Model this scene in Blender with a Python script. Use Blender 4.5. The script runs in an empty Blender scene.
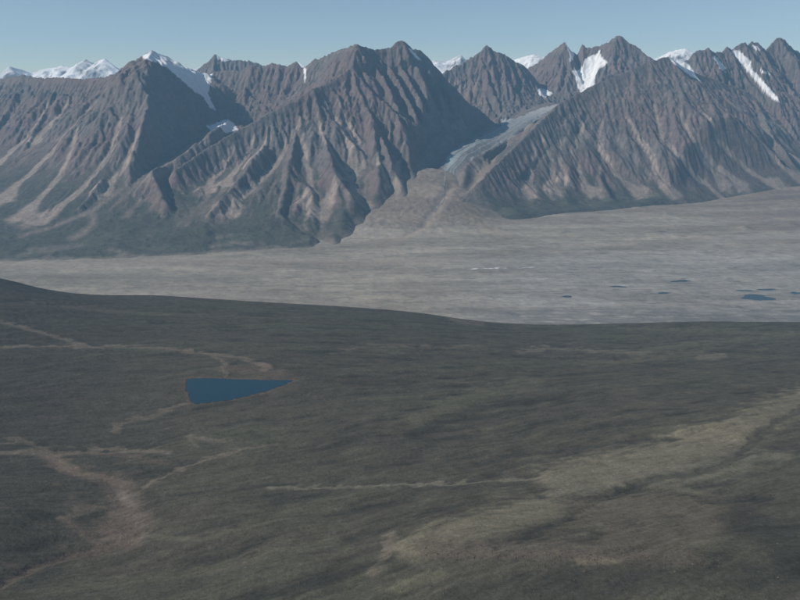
import bpy, math
import numpy as np
from mathutils import Matrix, Vector

# ------------------------------------------------------------------ camera
scene = bpy.context.scene
PITCH = math.radians(15.0)
CAM_Z = 1200.0
FPX = 785.0                      # focal length in photograph pixels (800 wide)
cam_data = bpy.data.cameras.new("camera")
cam_data.sensor_width = 36.0
cam_data.lens = 36.0 * FPX / 800.0
cam_data.clip_start = 5.0
cam_data.clip_end = 90000.0
cam = bpy.data.objects.new("camera", cam_data)
cam.location = (0, 0, CAM_Z)
cam.rotation_euler = (math.pi / 2 - PITCH, 0, 0)
scene.collection.objects.link(cam)
scene.camera = cam

# ------------------------------------------------------------------ world, sun, exposure
SUN_ELEV = math.radians(36.5)
SUN_AZ = math.radians(-104.0)     # clockwise from +Y (view direction): to the left
world = bpy.data.worlds.new("World")
scene.world = world
world.use_nodes = True
nt = world.node_tree
nt.nodes.clear()
sky = nt.nodes.new("ShaderNodeTexSky")
sky.sky_type = 'NISHITA'
sky.sun_disc = False
sky.sun_elevation = SUN_ELEV
sky.sun_rotation = SUN_AZ
sky.altitude = 2500
sky.air_density = 1.0
sky.dust_density = 0.2
sky.ozone_density = 0.7
bg = nt.nodes.new("ShaderNodeBackground")
bg.inputs['Strength'].default_value = 0.085
wo = nt.nodes.new("ShaderNodeOutputWorld")
nt.links.new(sky.outputs[0], bg.inputs[0])
nt.links.new(bg.outputs[0], wo.inputs[0])

sun_data = bpy.data.lights.new("sun", 'SUN')
sun_data.energy = 4.0
sun_data.angle = math.radians(0.53)
sun_data.color = (1.0, 0.93, 0.84)
sun = bpy.data.objects.new("sun", sun_data)
sdir = Vector((math.sin(SUN_AZ) * math.cos(SUN_ELEV), math.cos(SUN_AZ) * math.cos(SUN_ELEV), math.sin(SUN_ELEV)))
sun.rotation_euler = sdir.to_track_quat('Z', 'Y').to_euler()
sun.location = (0, 0, 4000)
scene.collection.objects.link(sun)

scene.view_settings.view_transform = 'Standard'
scene.view_settings.look = 'None'
scene.view_settings.exposure = 0.08
scene.view_settings.gamma = 1.0
scene.view_settings.use_curve_mapping = False
scene.render.engine = 'CYCLES'
scene.cycles.volume_bounces = 1
scene.cycles.max_bounces = 6

rng = np.random.default_rng(7)

# ------------------------------------------------------------------ pixel <-> world
CP, SP = math.cos(PITCH), math.sin(PITCH)

def ray(px, py):
    u = (np.asarray(px, float) - 400.0) / FPX
    v = -(np.asarray(py, float) - 300.0) / FPX
    return u, CP + v * SP, -SP + v * CP

def at_D(px, py, D):
    x, y, z = ray(px, py)
    t = np.asarray(D, float) / y
    return np.stack([x * t, y * t, CAM_Z + z * t], -1)

def at_z(px, py, zz):
    x, y, z = ray(px, py)
    t = (np.asarray(zz, float) - CAM_Z) / z
    return np.stack([x * t, y * t, CAM_Z + z * t], -1)

def proj(X, Y, Z):
    dz = Z - CAM_Z
    f = Y * CP - dz * SP
    up = Y * SP + dz * CP
    return 400.0 + FPX * X / f, 300.0 - FPX * up / f

# ------------------------------------------------------------------ numeric helpers
def sstep(a, b, x):
    t = np.clip((x - a) / (b - a), 0, 1)
    return t * t * (3 - 2 * t)

def perlin(x, y, seed):
    r = np.random.default_rng(seed)
    p = r.permutation(512)
    ang = r.random(512) * 2 * np.pi
    gx, gy = np.cos(ang), np.sin(ang)
    xi = np.floor(x).astype(np.int64); yi = np.floor(y).astype(np.int64)
    fx = x - xi; fy = y - yi
    u = fx * fx * fx * (fx * (fx * 6 - 15) + 10)
    v = fy * fy * fy * (fy * (fy * 6 - 15) + 10)
    def g(ox, oy):
        h = p[(p[(xi + ox) & 511] + yi + oy) & 511]
        return gx[h] * (fx - ox) + gy[h] * (fy - oy)
    a = g(0, 0); b = g(1, 0); c = g(0, 1); d = g(1, 1)
    return 1.5 * ((a + (b - a) * u) + ((c + (d - c) * u) - (a + (b - a) * u)) * v)

def fbm(x, y, seed, octs=4, gain=0.5, ridged=False):
    s = 0; a = 1.0; n = 0
    for o in range(octs):
        q = perlin(x * 2 ** o + 17.3 * o, y * 2 ** o - 9.1 * o, seed + o)
        if ridged:
            q = 1 - 2 * np.abs(q)
        s = s + a * q; n += a; a *= gain
    return s / n

def tps_fit(P, val, lam=0.0):
    P = np.asarray(P, float) / 1000.0
    n = len(P)
    d2 = ((P[:, None] - P[None]) ** 2).sum(-1)
    K = np.where(d2 > 0, 0.5 * d2 * np.log(np.maximum(d2, 1e-12)), 0) + lam * np.eye(n)
    A = np.zeros((n + 3, n + 3)); A[:n, :n] = K
    A[:n, n] = 1; A[:n, n + 1:] = P; A[n, :n] = 1; A[n + 1:, :n] = P.T
    w = np.linalg.solve(A, np.concatenate([val, [0, 0, 0]]))
    def f(X, Y):
        X = X / 1000.0; Y = Y / 1000.0
        s = w[n] + w[n + 1] * X + w[n + 2] * Y
        for i in range(n):
            r2 = (X - P[i, 0]) ** 2 + (Y - P[i, 1]) ** 2
            s = s + w[i] * 0.5 * r2 * np.log(np.maximum(r2, 1e-12))
        return s
    return f

def seg_dist(X, Y, pts):
    """nearest point on a polyline: distance, arc parameter 0..1, interpolated 3rd column"""
    best = np.full(X.shape, 1e18); hs = np.zeros(X.shape); tt = np.zeros(X.shape)
    pts = np.asarray(pts, float)
    L = np.concatenate([[0], np.cumsum(np.hypot(*(np.diff(pts[:, :2], axis=0).T)))])
    for i in range(len(pts) - 1):
        a, b = pts[i], pts[i + 1]
        dx, dy = b[0] - a[0], b[1] - a[1]
        l2 = dx * dx + dy * dy + 1e-9
        t = np.clip(((X - a[0]) * dx + (Y - a[1]) * dy) / l2, 0, 1)
        d2 = (X - a[0] - t * dx) ** 2 + (Y - a[1] - t * dy) ** 2
        m = d2 < best
        best = np.where(m, d2, best)
        if pts.shape[1] > 2:
            hs = np.where(m, a[2] + t * (b[2] - a[2]), hs)
        tt = np.where(m, (L[i] + t * (L[i + 1] - L[i])) / L[-1], tt)
    return np.sqrt(best), tt, hs

def side_of(X, Y, pts):
    """signed metres to the left of the line's direction at its nearest point"""
    best = np.full(X.shape, 1e18); sg = np.zeros(X.shape)
    for a, b in zip(pts[:-1], pts[1:]):
        dx, dy = b[0] - a[0], b[1] - a[1]
        l = math.hypot(dx, dy)
        t = np.clip(((X - a[0]) * dx + (Y - a[1]) * dy) / (l * l), 0, 1)
        d2 = (X - a[0] - t * dx) ** 2 + (Y - a[1] - t * dy) ** 2
        m = d2 < best
        best = np.where(m, d2, best)
        sg = np.where(m, (dx * (Y - a[1]) - dy * (X - a[0])) / l, sg)
    return sg

def in_poly(X, Y, poly):
    poly = np.asarray(poly, float)
    res = np.zeros(X.shape, bool)
    n = len(poly)
    for i in range(n):
        x0, y0 = poly[i]; x1, y1 = poly[(i + 1) % n]
        if y0 == y1: continue
        c = ((y0 > Y) != (y1 > Y)) & (X < (x1 - x0) * (Y - y0) / (y1 - y0) + x0)
        res ^= c
    return res

def poly_sd(X, Y, poly):
    d, _, _ = seg_dist(X, Y, np.vstack([poly, poly[:1]]))
    return np.where(in_poly(X, Y, poly), -d, d)

def smax(a, b, k):
    h = np.clip(0.5 + 0.5 * (a - b) / k, 0, 1)
    return b + (a - b) * h + k * h * (1 - h)

def smin(a, b, k):
    return -smax(-a, -b, k)

def upsample2(A):
    n, m = A.shape
    B = np.empty((2 * n - 1, 2 * m - 1))
    B[::2, ::2] = A
    B[1::2, ::2] = .5 * (A[:-1] + A[1:])
    B[:, 1::2] = .5 * (B[:, :-1:2] + B[:, 2::2])
    return B

def blur(A, n=1):
    for _ in range(n):
        P = np.pad(A, 1, mode='edge')
        A = (P[:-2, 1:-1] + P[2:, 1:-1] + P[1:-1, :-2] + P[1:-1, 2:] + 4 * P[1:-1, 1:-1]) / 8
    return A

def mix(a, b, t):
    return a + (np.asarray(b) - a) * t[..., None]

# ------------------------------------------------------------------ materials
def terrain_mat(name, scales, amount, rough=0.95, bump=0.0, bump_scale=0.05, spec=0.1):
    """vertex 'albedo' colour broken up with object-space noise of a few sizes (metres)"""
    m = bpy.data.materials.new(name); m.use_nodes = True
    t = m.node_tree; N = t.nodes; L = t.links
    b = N['Principled BSDF']
    b.inputs['Roughness'].default_value = rough
    b.inputs['Specular IOR Level'].default_value = spec
    at = N.new('ShaderNodeAttribute'); at.attribute_name = 'albedo'
    tc = N.new('ShaderNodeTexCoord')
    cur = at.outputs['Color']
    for i, (sz, am) in enumerate(zip(scales, amount)):
        nz = N.new('ShaderNodeTexNoise'); nz.inputs['Scale'].default_value = 1.0 / sz
        nz.inputs['Detail'].default_value = 5; nz.inputs['Roughness'].default_value = 0.6
        L.new(tc.outputs['Object'], nz.inputs['Vector'])
        mr = N.new('ShaderNodeMapRange')
        mr.inputs['From Min'].default_value = 0.3; mr.inputs['From Max'].default_value = 0.7
        mr.inputs['To Min'].default_value = 1 - am; mr.inputs['To Max'].default_value = 1 + am
        L.new(nz.outputs['Fac'], mr.inputs['Value'])
        mx = N.new('ShaderNodeVectorMath'); mx.operation = 'SCALE'
        L.new(cur, mx.inputs[0]); L.new(mr.outputs[0], mx.inputs['Scale'])
        cur = mx.outputs[0]
    L.new(cur, b.inputs['Base Color'])
    if bump > 0:
        nz = N.new('ShaderNodeTexNoise'); nz.inputs['Scale'].default_value = bump_scale
        nz.inputs['Detail'].default_value = 6; nz.inputs['Roughness'].default_value = 0.65
        L.new(tc.outputs['Object'], nz.inputs['Vector'])
        bp = N.new('ShaderNodeBump'); bp.inputs['Strength'].default_value = 1.0
        bp.inputs['Distance'].default_value = bump
        L.new(nz.outputs['Fac'], bp.inputs['Height'])
        L.new(bp.outputs[0], b.inputs['Normal'])
    return m

MAT_TUNDRA = terrain_mat('tundra', (28, 6, 1.8), (0.14, 0.20, 0.24), bump=1.8, bump_scale=0.12)
MAT_ROCK = terrain_mat('mountain_rock', (170, 45, 14), (0.16, 0.16, 0.16), bump=9, bump_scale=0.02)
MAT_VALLEY = terrain_mat('moraine_gravel', (120, 30, 9), (0.08, 0.07, 0.10), bump=2.2, bump_scale=0.035)
MAT_SNOW = terrain_mat('snow', (90, 20), (0.05, 0.05), rough=0.7, bump=2.5, bump_scale=0.02)
MAT_ICE = terrain_mat('glacier_ice', (60, 18), (0.10, 0.12), rough=0.6, bump=4, bump_scale=0.03)

def water_mat(name, col, rough):
    m = bpy.data.materials.new(name); m.use_nodes = True
    t = m.node_tree; b = t.nodes['Principled BSDF']
    b.inputs['Base Color'].default_value = (*col, 1)
    b.inputs['Roughness'].default_value = rough
    b.inputs['IOR'].default_value = 1.33
    nz = t.nodes.new('ShaderNodeTexNoise'); nz.inputs['Scale'].default_value = 0.25
    nz.inputs['Detail'].default_value = 4
    tc = t.nodes.new('ShaderNodeTexCoord')
    bp = t.nodes.new('ShaderNodeBump'); bp.inputs['Distance'].default_value = 0.12
    t.links.new(tc.outputs['Object'], nz.inputs['Vector'])
    t.links.new(nz.outputs['Fac'], bp.inputs['Height'])
    t.links.new(bp.outputs[0], b.inputs['Normal'])
    return m

MAT_LAKE = water_mat('lake_water', (0.016, 0.046, 0.061), 0.2)
MAT_POND = water_mat('pond_water', (0.035, 0.07, 0.085), 0.2)

# ------------------------------------------------------------------ mesh helpers
def tag(o, label, cat, kind=None, group=None):
    o['label'] = label; o['category'] = cat
    if kind: o['kind'] = kind
    if group: o['group'] = group
    return o

def grid_normals(X, Y, Z):
    P = np.stack([X, Y, Z], -1)
    du = np.gradient(P, axis=1); dv = np.gradient(P, axis=0)
    n = np.cross(du, dv)
    n /= np.linalg.norm(n, axis=-1, keepdims=True) + 1e-12
    return n

def mesh_from_faces(name, V, C, Nn, F, mat):
    """V (n,3), quads F (m,4) -> compact mesh object with albedo + exact normals"""
    used = np.unique(F)
    remap = np.full(len(V), -1, np.int64); remap[used] = np.arange(len(used))
    F = remap[F]; V = V[used]; C = C[used]
    me = bpy.data.meshes.new(name)
    me.vertices.add(len(V)); me.vertices.foreach_set('co', V.astype(np.float32).ravel())
    me.loops.add(F.size); me.loops.foreach_set('vertex_index', F.astype(np.int32).ravel())
    me.polygons.add(len(F))
    me.polygons.foreach_set('loop_start', np.arange(0, F.size, F.shape[1], dtype=np.int32))
    me.update(calc_edges=True)
    me.polygons.foreach_set('use_smooth', np.ones(len(F), bool))
    at = me.attributes.new('albedo', 'FLOAT_COLOR', 'POINT')
    at.data.foreach_set('color', np.concatenate([np.clip(C, 0, 1), np.ones((len(C), 1))], 1).astype(np.float32).ravel())
    if Nn is not None:
        me.normals_split_custom_set_from_vertices(Nn[used].astype(np.float32))
    me.materials.append(mat)
    o = bpy.data.objects.new(name, me)
    scene.collection.objects.link(o)
    return o

def quads(n, m):
    i = np.arange(n * m).reshape(n, m)
    return np.stack([i[:-1, :-1], i[:-1, 1:], i[1:, 1:], i[1:, :-1]], -1)

# ================================================================== VALLEY FLOOR
vp = [(-150, 275, 0), (0, 262, 2), (100, 259, 2), (200, 256, 4), (300, 252, 6), (380, 247, 12), (100, 300, 0), (300, 285, 0),
      (400, 318, 0), (600, 322, 0), (800, 320, 0), (950, 320, 0), (500, 285, 3), (650, 280, 4), (800, 290, 5),
      (600, 255, 18), (800, 255, 20), (800, 228, 65), (800, 202, 140), (800, 186, 195), (900, 182, 225), (950, 240, 40),
      (720, 222, 75), (640, 207, 118), (640, 232, 50), (560, 214, 105), (495, 221, 96), (495, 238, 40),
      (430, 215, 150), (425, 238, 45), (360, 226, 95), (340, 241, 22), (440, 190, 312), (415, 181, 372),
      (470, 188, 296), (445, 166, 465), (500, 146, 610), (548, 108, 985)]
vw = np.array([at_z(*p) for p in vp])
vw = np.vstack([vw, [[-9000, 9000, 260], [9000, 11000, 320], [-6000, 3500, 0], [6000, 3500, 0], [-5000, 6500, 20], [980, 7230, 112], [1020, 7700, 170], [1250, 7500, 105], [1950, 7800, 110], [3000, 8300, 130]]])
ZV_plain = tps_fit(vw[:, :2], vw[:, 2])
def ZV_base(X, Y):
    # the valley sheet dives under the glacier and under the ranges behind
    return ZV_plain(X, Y) - 420 * sstep(7750, 8050, Y) * sstep(.165, .13, X / np.maximum(Y, 1)) - 700 * sstep(9300, 9900, Y)

PONDS_ALL = [  # px, py, half width px, half height px
    (757, 297.5, 15, 3.0), (748, 290.5, 11, .7), (767, 289.5, 8, .9), (681, 281, 9, 1.0), (664, 293, 7, .8),
    (567, 296.5, 6, .8), (618, 286.5, 9, .7), (678, 253.5, 5, .8), (765, 241.5, 7, .8), (797, 293, 6, 1.2),
    (540, 279, 4, .8), (622, 293, 6, .8)]
PONDS = [p for k, p in enumerate(PONDS_ALL) if k in (0, 1, 2, 3, 4, 5, 6, 9)]
POND_W = []
for k, (px, py, a, b) in enumerate(PONDS):
    th = np.linspace(0, 2 * np.pi, 28, endpoint=False)
    r = 1 + .22 * np.sin(2 * th + k) + .16 * np.sin(3 * th + 2.1 * k) + .10 * np.sin(5 * th + k * .7)
    c = at_z(px, py, 5)
    zc = float(ZV_base(c[0], c[1]))
    zc -= 3.0
    poly = at_z(px + a * r * np.cos(th), py + b * r * np.sin(th), zc)
    POND_W.append((poly, zc))

# grid in perspective-friendly rows
def warp_rows(a, b, n, bias=1.6):
    t = np.linspace(0, 1, n)
    return 1.0 / (1.0 / a + (1.0 / b - 1.0 / a) * t)

us = np.concatenate([np.linspace(-1.5, -.62, 40)[:-1], np.linspace(-.62, .62, 760), np.linspace(.62, 1.5, 40)[1:]])
ys = np.concatenate([np.linspace(3300, 3900, 16)[:-1], warp_rows(3900, 9600, 560)])
U, VY = np.meshgrid(us, ys)
VX = U * VY
VZ = ZV_base(VX, VY)
flat = 1 - sstep(60, 260, VZ)
hum = fbm(VX / 190, VY / 190, 11, 5, .55, ridged=True)
VZ += (5 * hum - 2) * (.35 + .65 * flat)
VZ += 1.2 * fbm(VX / 42, VY / 42, 21, 3, .6)
fanm = sstep(40, 110, VZ) * sstep(.16, .10, VX / VY)
VZ += fanm * (9 * fbm(VX / 130, VY / 130, 521, 4, .6, ridged=True) + 3 * fbm(VX / 40, VY / 40, 531, 3, .6))
cpath = np.array([at_z(a, b, z_)[:2] for a, b, z_ in ((452, 180, 380), (447, 190, 320), (440, 202, 240), (433, 212, 170), (424, 226, 95), (405, 238, 40), (380, 245, 14))])
dch, _, _ = seg_dist(VX + 18 * hum, VY, cpath)
VZ -= 13 * np.exp(-(dch / 42) ** 2) * sstep(20, 80, VZ)
# a purple rubble mound below the right hand slopes
c = at_z(745, 230, 48)
VZ += 26 * np.exp(-(((VX - c[0]) / 45) ** 2 + ((VY - c[1]) / 40) ** 2))
c2 = at_z(790, 227, 55)
VZ += 18 * np.exp(-(((VX - c2[0]) / 80) ** 2 + ((VY - c2[1]) / 40) ** 2))
for poly, zc in POND_W:
    m = (np.abs(VX - poly[:, 0].mean()) < 400) & (np.abs(VY - poly[:, 1].mean()) < 400)
    sd = poly_sd(VX[m], VY[m], poly[:, :2])
    tz = np.where(sd < 0, zc - 1.5 + sd * .05, zc + .35 + np.maximum(sd, 0) * .05)
    w = 1 - sstep(6, 60, sd)
    VZ[m] = VZ[m] * (1 - w) + tz * w
vpx, vpy = proj(VX, VY, VZ)
C = np.empty(VX.shape + (3,)); C[:] = (0.290, 0.266, 0.228)
n1 = fbm(VX / 600, VY / 160, 31, 4)
n2 = fbm(VX / 160, VY / 50, 41, 4)
C = mix(C, (0.335, 0.308, 0.262), sstep(-.1, .4, n1))
C = mix(C, (0.205, 0.195, 0.172), .75 * sstep(.08, .42, n2))
n4 = fbm(VX / 260, VY / 60, 411, 4, .6); n5 = fbm(VX / 45, VY / 30, 421, 3, .6)
C *= (1 + .10 * np.clip(2 * n4, -1, 1) + .08 * np.clip(2 * n5, -1, 1))[..., None]
C = mix(C, (0.125, 0.128, 0.122), .7 * sstep(.36, .55, n4 + .5 * n2) * sstep(480, 560, vpx))
C = mix(C, (0.245, 0.205, 0.172), sstep(60, 150, VZ) * .9)
C = mix(C, (0.33, 0.28, 0.235), .7 * np.exp(-(dch / 30) ** 2))
C *= (1 + .22 * sstep(60, 150, VZ) * np.clip(2 * fbm(VX / 55, VY / 70, 491, 4, .65), -1, 1))[..., None]          # fan deposits, browner
C = mix(C, (0.20, 0.165, 0.15), .7 * sstep(660, 780, vpx) * sstep(252, 228, vpy) * sstep(-.3, .3, n1))
n6 = fbm(VX / 150, VY / 38, 511, 4, .6)
C = mix(C, (0.100, 0.108, 0.104), .75 * sstep(.30, .48, n6) * sstep(520, 580, vpx) * sstep(258, 272, vpy) * sstep(306, 298, vpy))
C = mix(C, (0.36, 0.34, 0.30), .5 * sstep(.25, .45, -n6) * sstep(330, 560, vpx))
band = sstep(296 + 7, 312, vpy) * sstep(420, 520, vpx)
C = mix(C, (0.165, 0.168, 0.165), .85 * band * sstep(-.5, .1, n2))    # grey outwash strip along the near margin
def vstroke(pts, w, col, s):
    global C
    d, t, _ = seg_dist(vpx, vpy * 3, np.array([(a, b * 3) for a, b in pts]))
    C = mix(C, col, s * np.exp(-(d / w) ** 2))
vstroke([(0, 266), (120, 263), (260, 262), (400, 262), (480, 258)], 9, (0.30, 0.262, 0.225), .8)
vstroke([(0, 278), (150, 277), (250, 280)], 12, (0.17, 0.165, 0.145), .6)
vstroke([(150, 290), (250, 296), (330, 303)], 6, (0.33, 0.31, 0.27), .8)
vstroke([(700, 243), (750, 239), (800, 237)], 7, (0.30, 0.29, 0.265), .9)
vstroke([(640, 245), (700, 243), (600, 250)], 9, (0.17, 0.16, 0.145), .5)
vstroke([(690, 310), (740, 313), (800, 314)], 5, (0.30, 0.29, 0.27), .7)
vstroke([(380, 244), (405, 237), (422, 226), (432, 212), (442, 202), (452, 190)], 9, (0.31, 0.265, 0.225), .75)
vstroke([(448, 180), (456, 192), (470, 215), (500, 235)], 12, (0.28, 0.235, 0.19), .6)
C *= np.array([.99, .955, .915])
nb_ = fbm(VX / 1500, VY / 260, 541, 4, .55)
C *= (1 + .20 * np.clip(2.2 * nb_, -1, 1))[..., None]
C = mix(C, C.mean(-1, keepdims=True) * np.array([1.10, 1.09, 1.03]), .6 * sstep(380, 560, vpx) * sstep(240, 262, vpy))
VN = grid_normals(VX, VY, VZ)
Vv = np.stack([VX, VY, VZ], -1).reshape(-1, 3)
valley = mesh_from_faces('valley_floor', Vv, C.reshape(-1, 3), VN.reshape(-1, 3), quads(*VX.shape).reshape(-1, 4), MAT_VALLEY)
tag(valley, 'broad pale grey gravel and moraine valley floor below the mountains', 'valley floor', 'structure')

def sheet(name, poly, mat, label, cat, thick=0.0):
    me = bpy.data.meshes.new(name)
    me.from_pydata([tuple(p) for p in poly], [], [list(range(len(poly)))])
    if me.polygons[0].normal.z < 0: me.flip_normals()
    me.materials.append(mat)
    o = bpy.data.objects.new(name, me); scene.collection.objects.link(o)
    return tag(o, label, cat, 'structure')

def valley_z(x, y):
    i = np.interp(y, ys, np.arange(len(ys))); j = np.interp(x / y, us, np.arange(len(us)))
    i0 = int(min(i, len(ys) - 2)); j0 = int(min(j, len(us) - 2)); a = i - i0; b = j - j0
    return ((VZ[i0, j0] * (1 - b) + VZ[i0, j0 + 1] * b) * (1 - a) + (VZ[i0 + 1, j0] * (1 - b) + VZ[i0 + 1, j0 + 1] * b) * a)

def valley_hit(px, py):
    z = 0.0
    for it in range(30):
        p = at_z(px, py, z); z = .6 * z + .4 * float(valley_z(p[0], p[1]))
    return at_z(px, py, z)

def stream(pts, width, label, cat, mat):
    P = np.array([valley_hit(a, b)[:2] for a, b in pts])
    L_ = np.concatenate([[0], np.cumsum(np.hypot(*np.diff(P, axis=0).T))])
    tt = np.linspace(0, L_[-1], max(8, int(L_[-1] / 12)))
    cx = np.interp(tt, L_, P[:, 0]); cy = np.interp(tt, L_, P[:, 1])
    cx = cx + width * 1.6 * fbm(tt / 60., tt * 0 + .5, 471, 3) ; cy = cy + width * 1.6 * fbm(tt / 70., tt * 0 + 3.5, 481, 3)
    tx = np.gradient(cx); ty = np.gradient(cy); l = np.hypot(tx, ty) + 1e-9
    verts = []
    for k in range(len(tt)):
        w = width * max(.12, .6 + 1.6 * float(perlin(np.array([k * .31]), np.array([2.7]), 501)[0])) * min(1, 4 * k / len(tt) + .1, 4 * (len(tt) - 1 - k) / len(tt) + .1)
        for q in (-1, -.33, .33, 1):
            x = cx[k] - ty[k] / l[k] * w * q; y = cy[k] + tx[k] / l[k] * w * q
            verts.append((x, y, float(valley_z(x, y)) + .9 - .25 * abs(q)))
    faces = [(4 * k + q, 4 * k + q + 1, 4 * k + q + 5, 4 * k + q + 4) for k in range(len(tt) - 1) for q in range(3)]
    me = bpy.data.meshes.new('stream'); me.from_pydata(verts, [], faces)
    if me.polygons[0].normal.z < 0: me.flip_normals()
    me.materials.append(mat)
    o = bpy.data.objects.new('stream', me); scene.collection.objects.link(o)
    return tag(o, label, cat, 'structure')
MAT_STREAM = bpy.data.materials.new('aufeis_ice'); MAT_STREAM.use_nodes = True
MAT_STREAM.node_tree.nodes['Principled BSDF'].inputs['Base Color'].default_value = (0.72, 0.72, 0.71, 1)
MAT_STREAM.node_tree.nodes['Principled BSDF'].inputs['Roughness'].default_value = 0.5
MAT_MELT = MAT_STREAM.copy(); MAT_MELT.name = 'meltwater'
MAT_MELT.node_tree.nodes['Principled BSDF'].inputs['Base Color'].default_value = (0.40, 0.39, 0.37, 1)
stream([(462, 269.6), (485, 268.4), (498, 268.2), (509, 268.0)], 15, 'longer white meltwater ice streak in the middle of the valley floor', 'stream', MAT_STREAM)
stream([(517, 268.2), (526, 267.8), (536, 267.2)], 12, 'shorter white meltwater ice streak right of the longer one', 'stream', MAT_STREAM)
stream([(447, 190), (443, 200), (437, 206), (434, 211), (429, 218)], 5, 'white stream tumbling below the glacier snout', 'stream', MAT_MELT)
POND_L = ['largest dark blue pond on the pale valley floor at the far right', 'thin pond strip just above the largest valley pond',
          'small pond just right above the largest valley pond', 'blue pond left of the largest valley pond, between moraine humps',
          'narrow pond just below the blue pond left of the largest', 'dark little leftmost pond alone in the middle of the valley floor',
          'thin pond streak above and right of the lone leftmost pond', 'small pond cut by the right edge of the picture']
for (poly, zc), lb in zip(POND_W, POND_L):
    sheet('pond', poly, MAT_POND, lb, 'pond')

# ================================================================== MOUNTAINS
def chain(pts, slope, mass, foot=250.0, east=None, lock=False, fade=0.0):
    P = np.array(pts, float)
    return dict(w=at_D(P[:, 0], P[:, 1], P[:, 2]), s=slope, m=mass, foot=foot, east=east, lock=lock, fade=fade)

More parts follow.
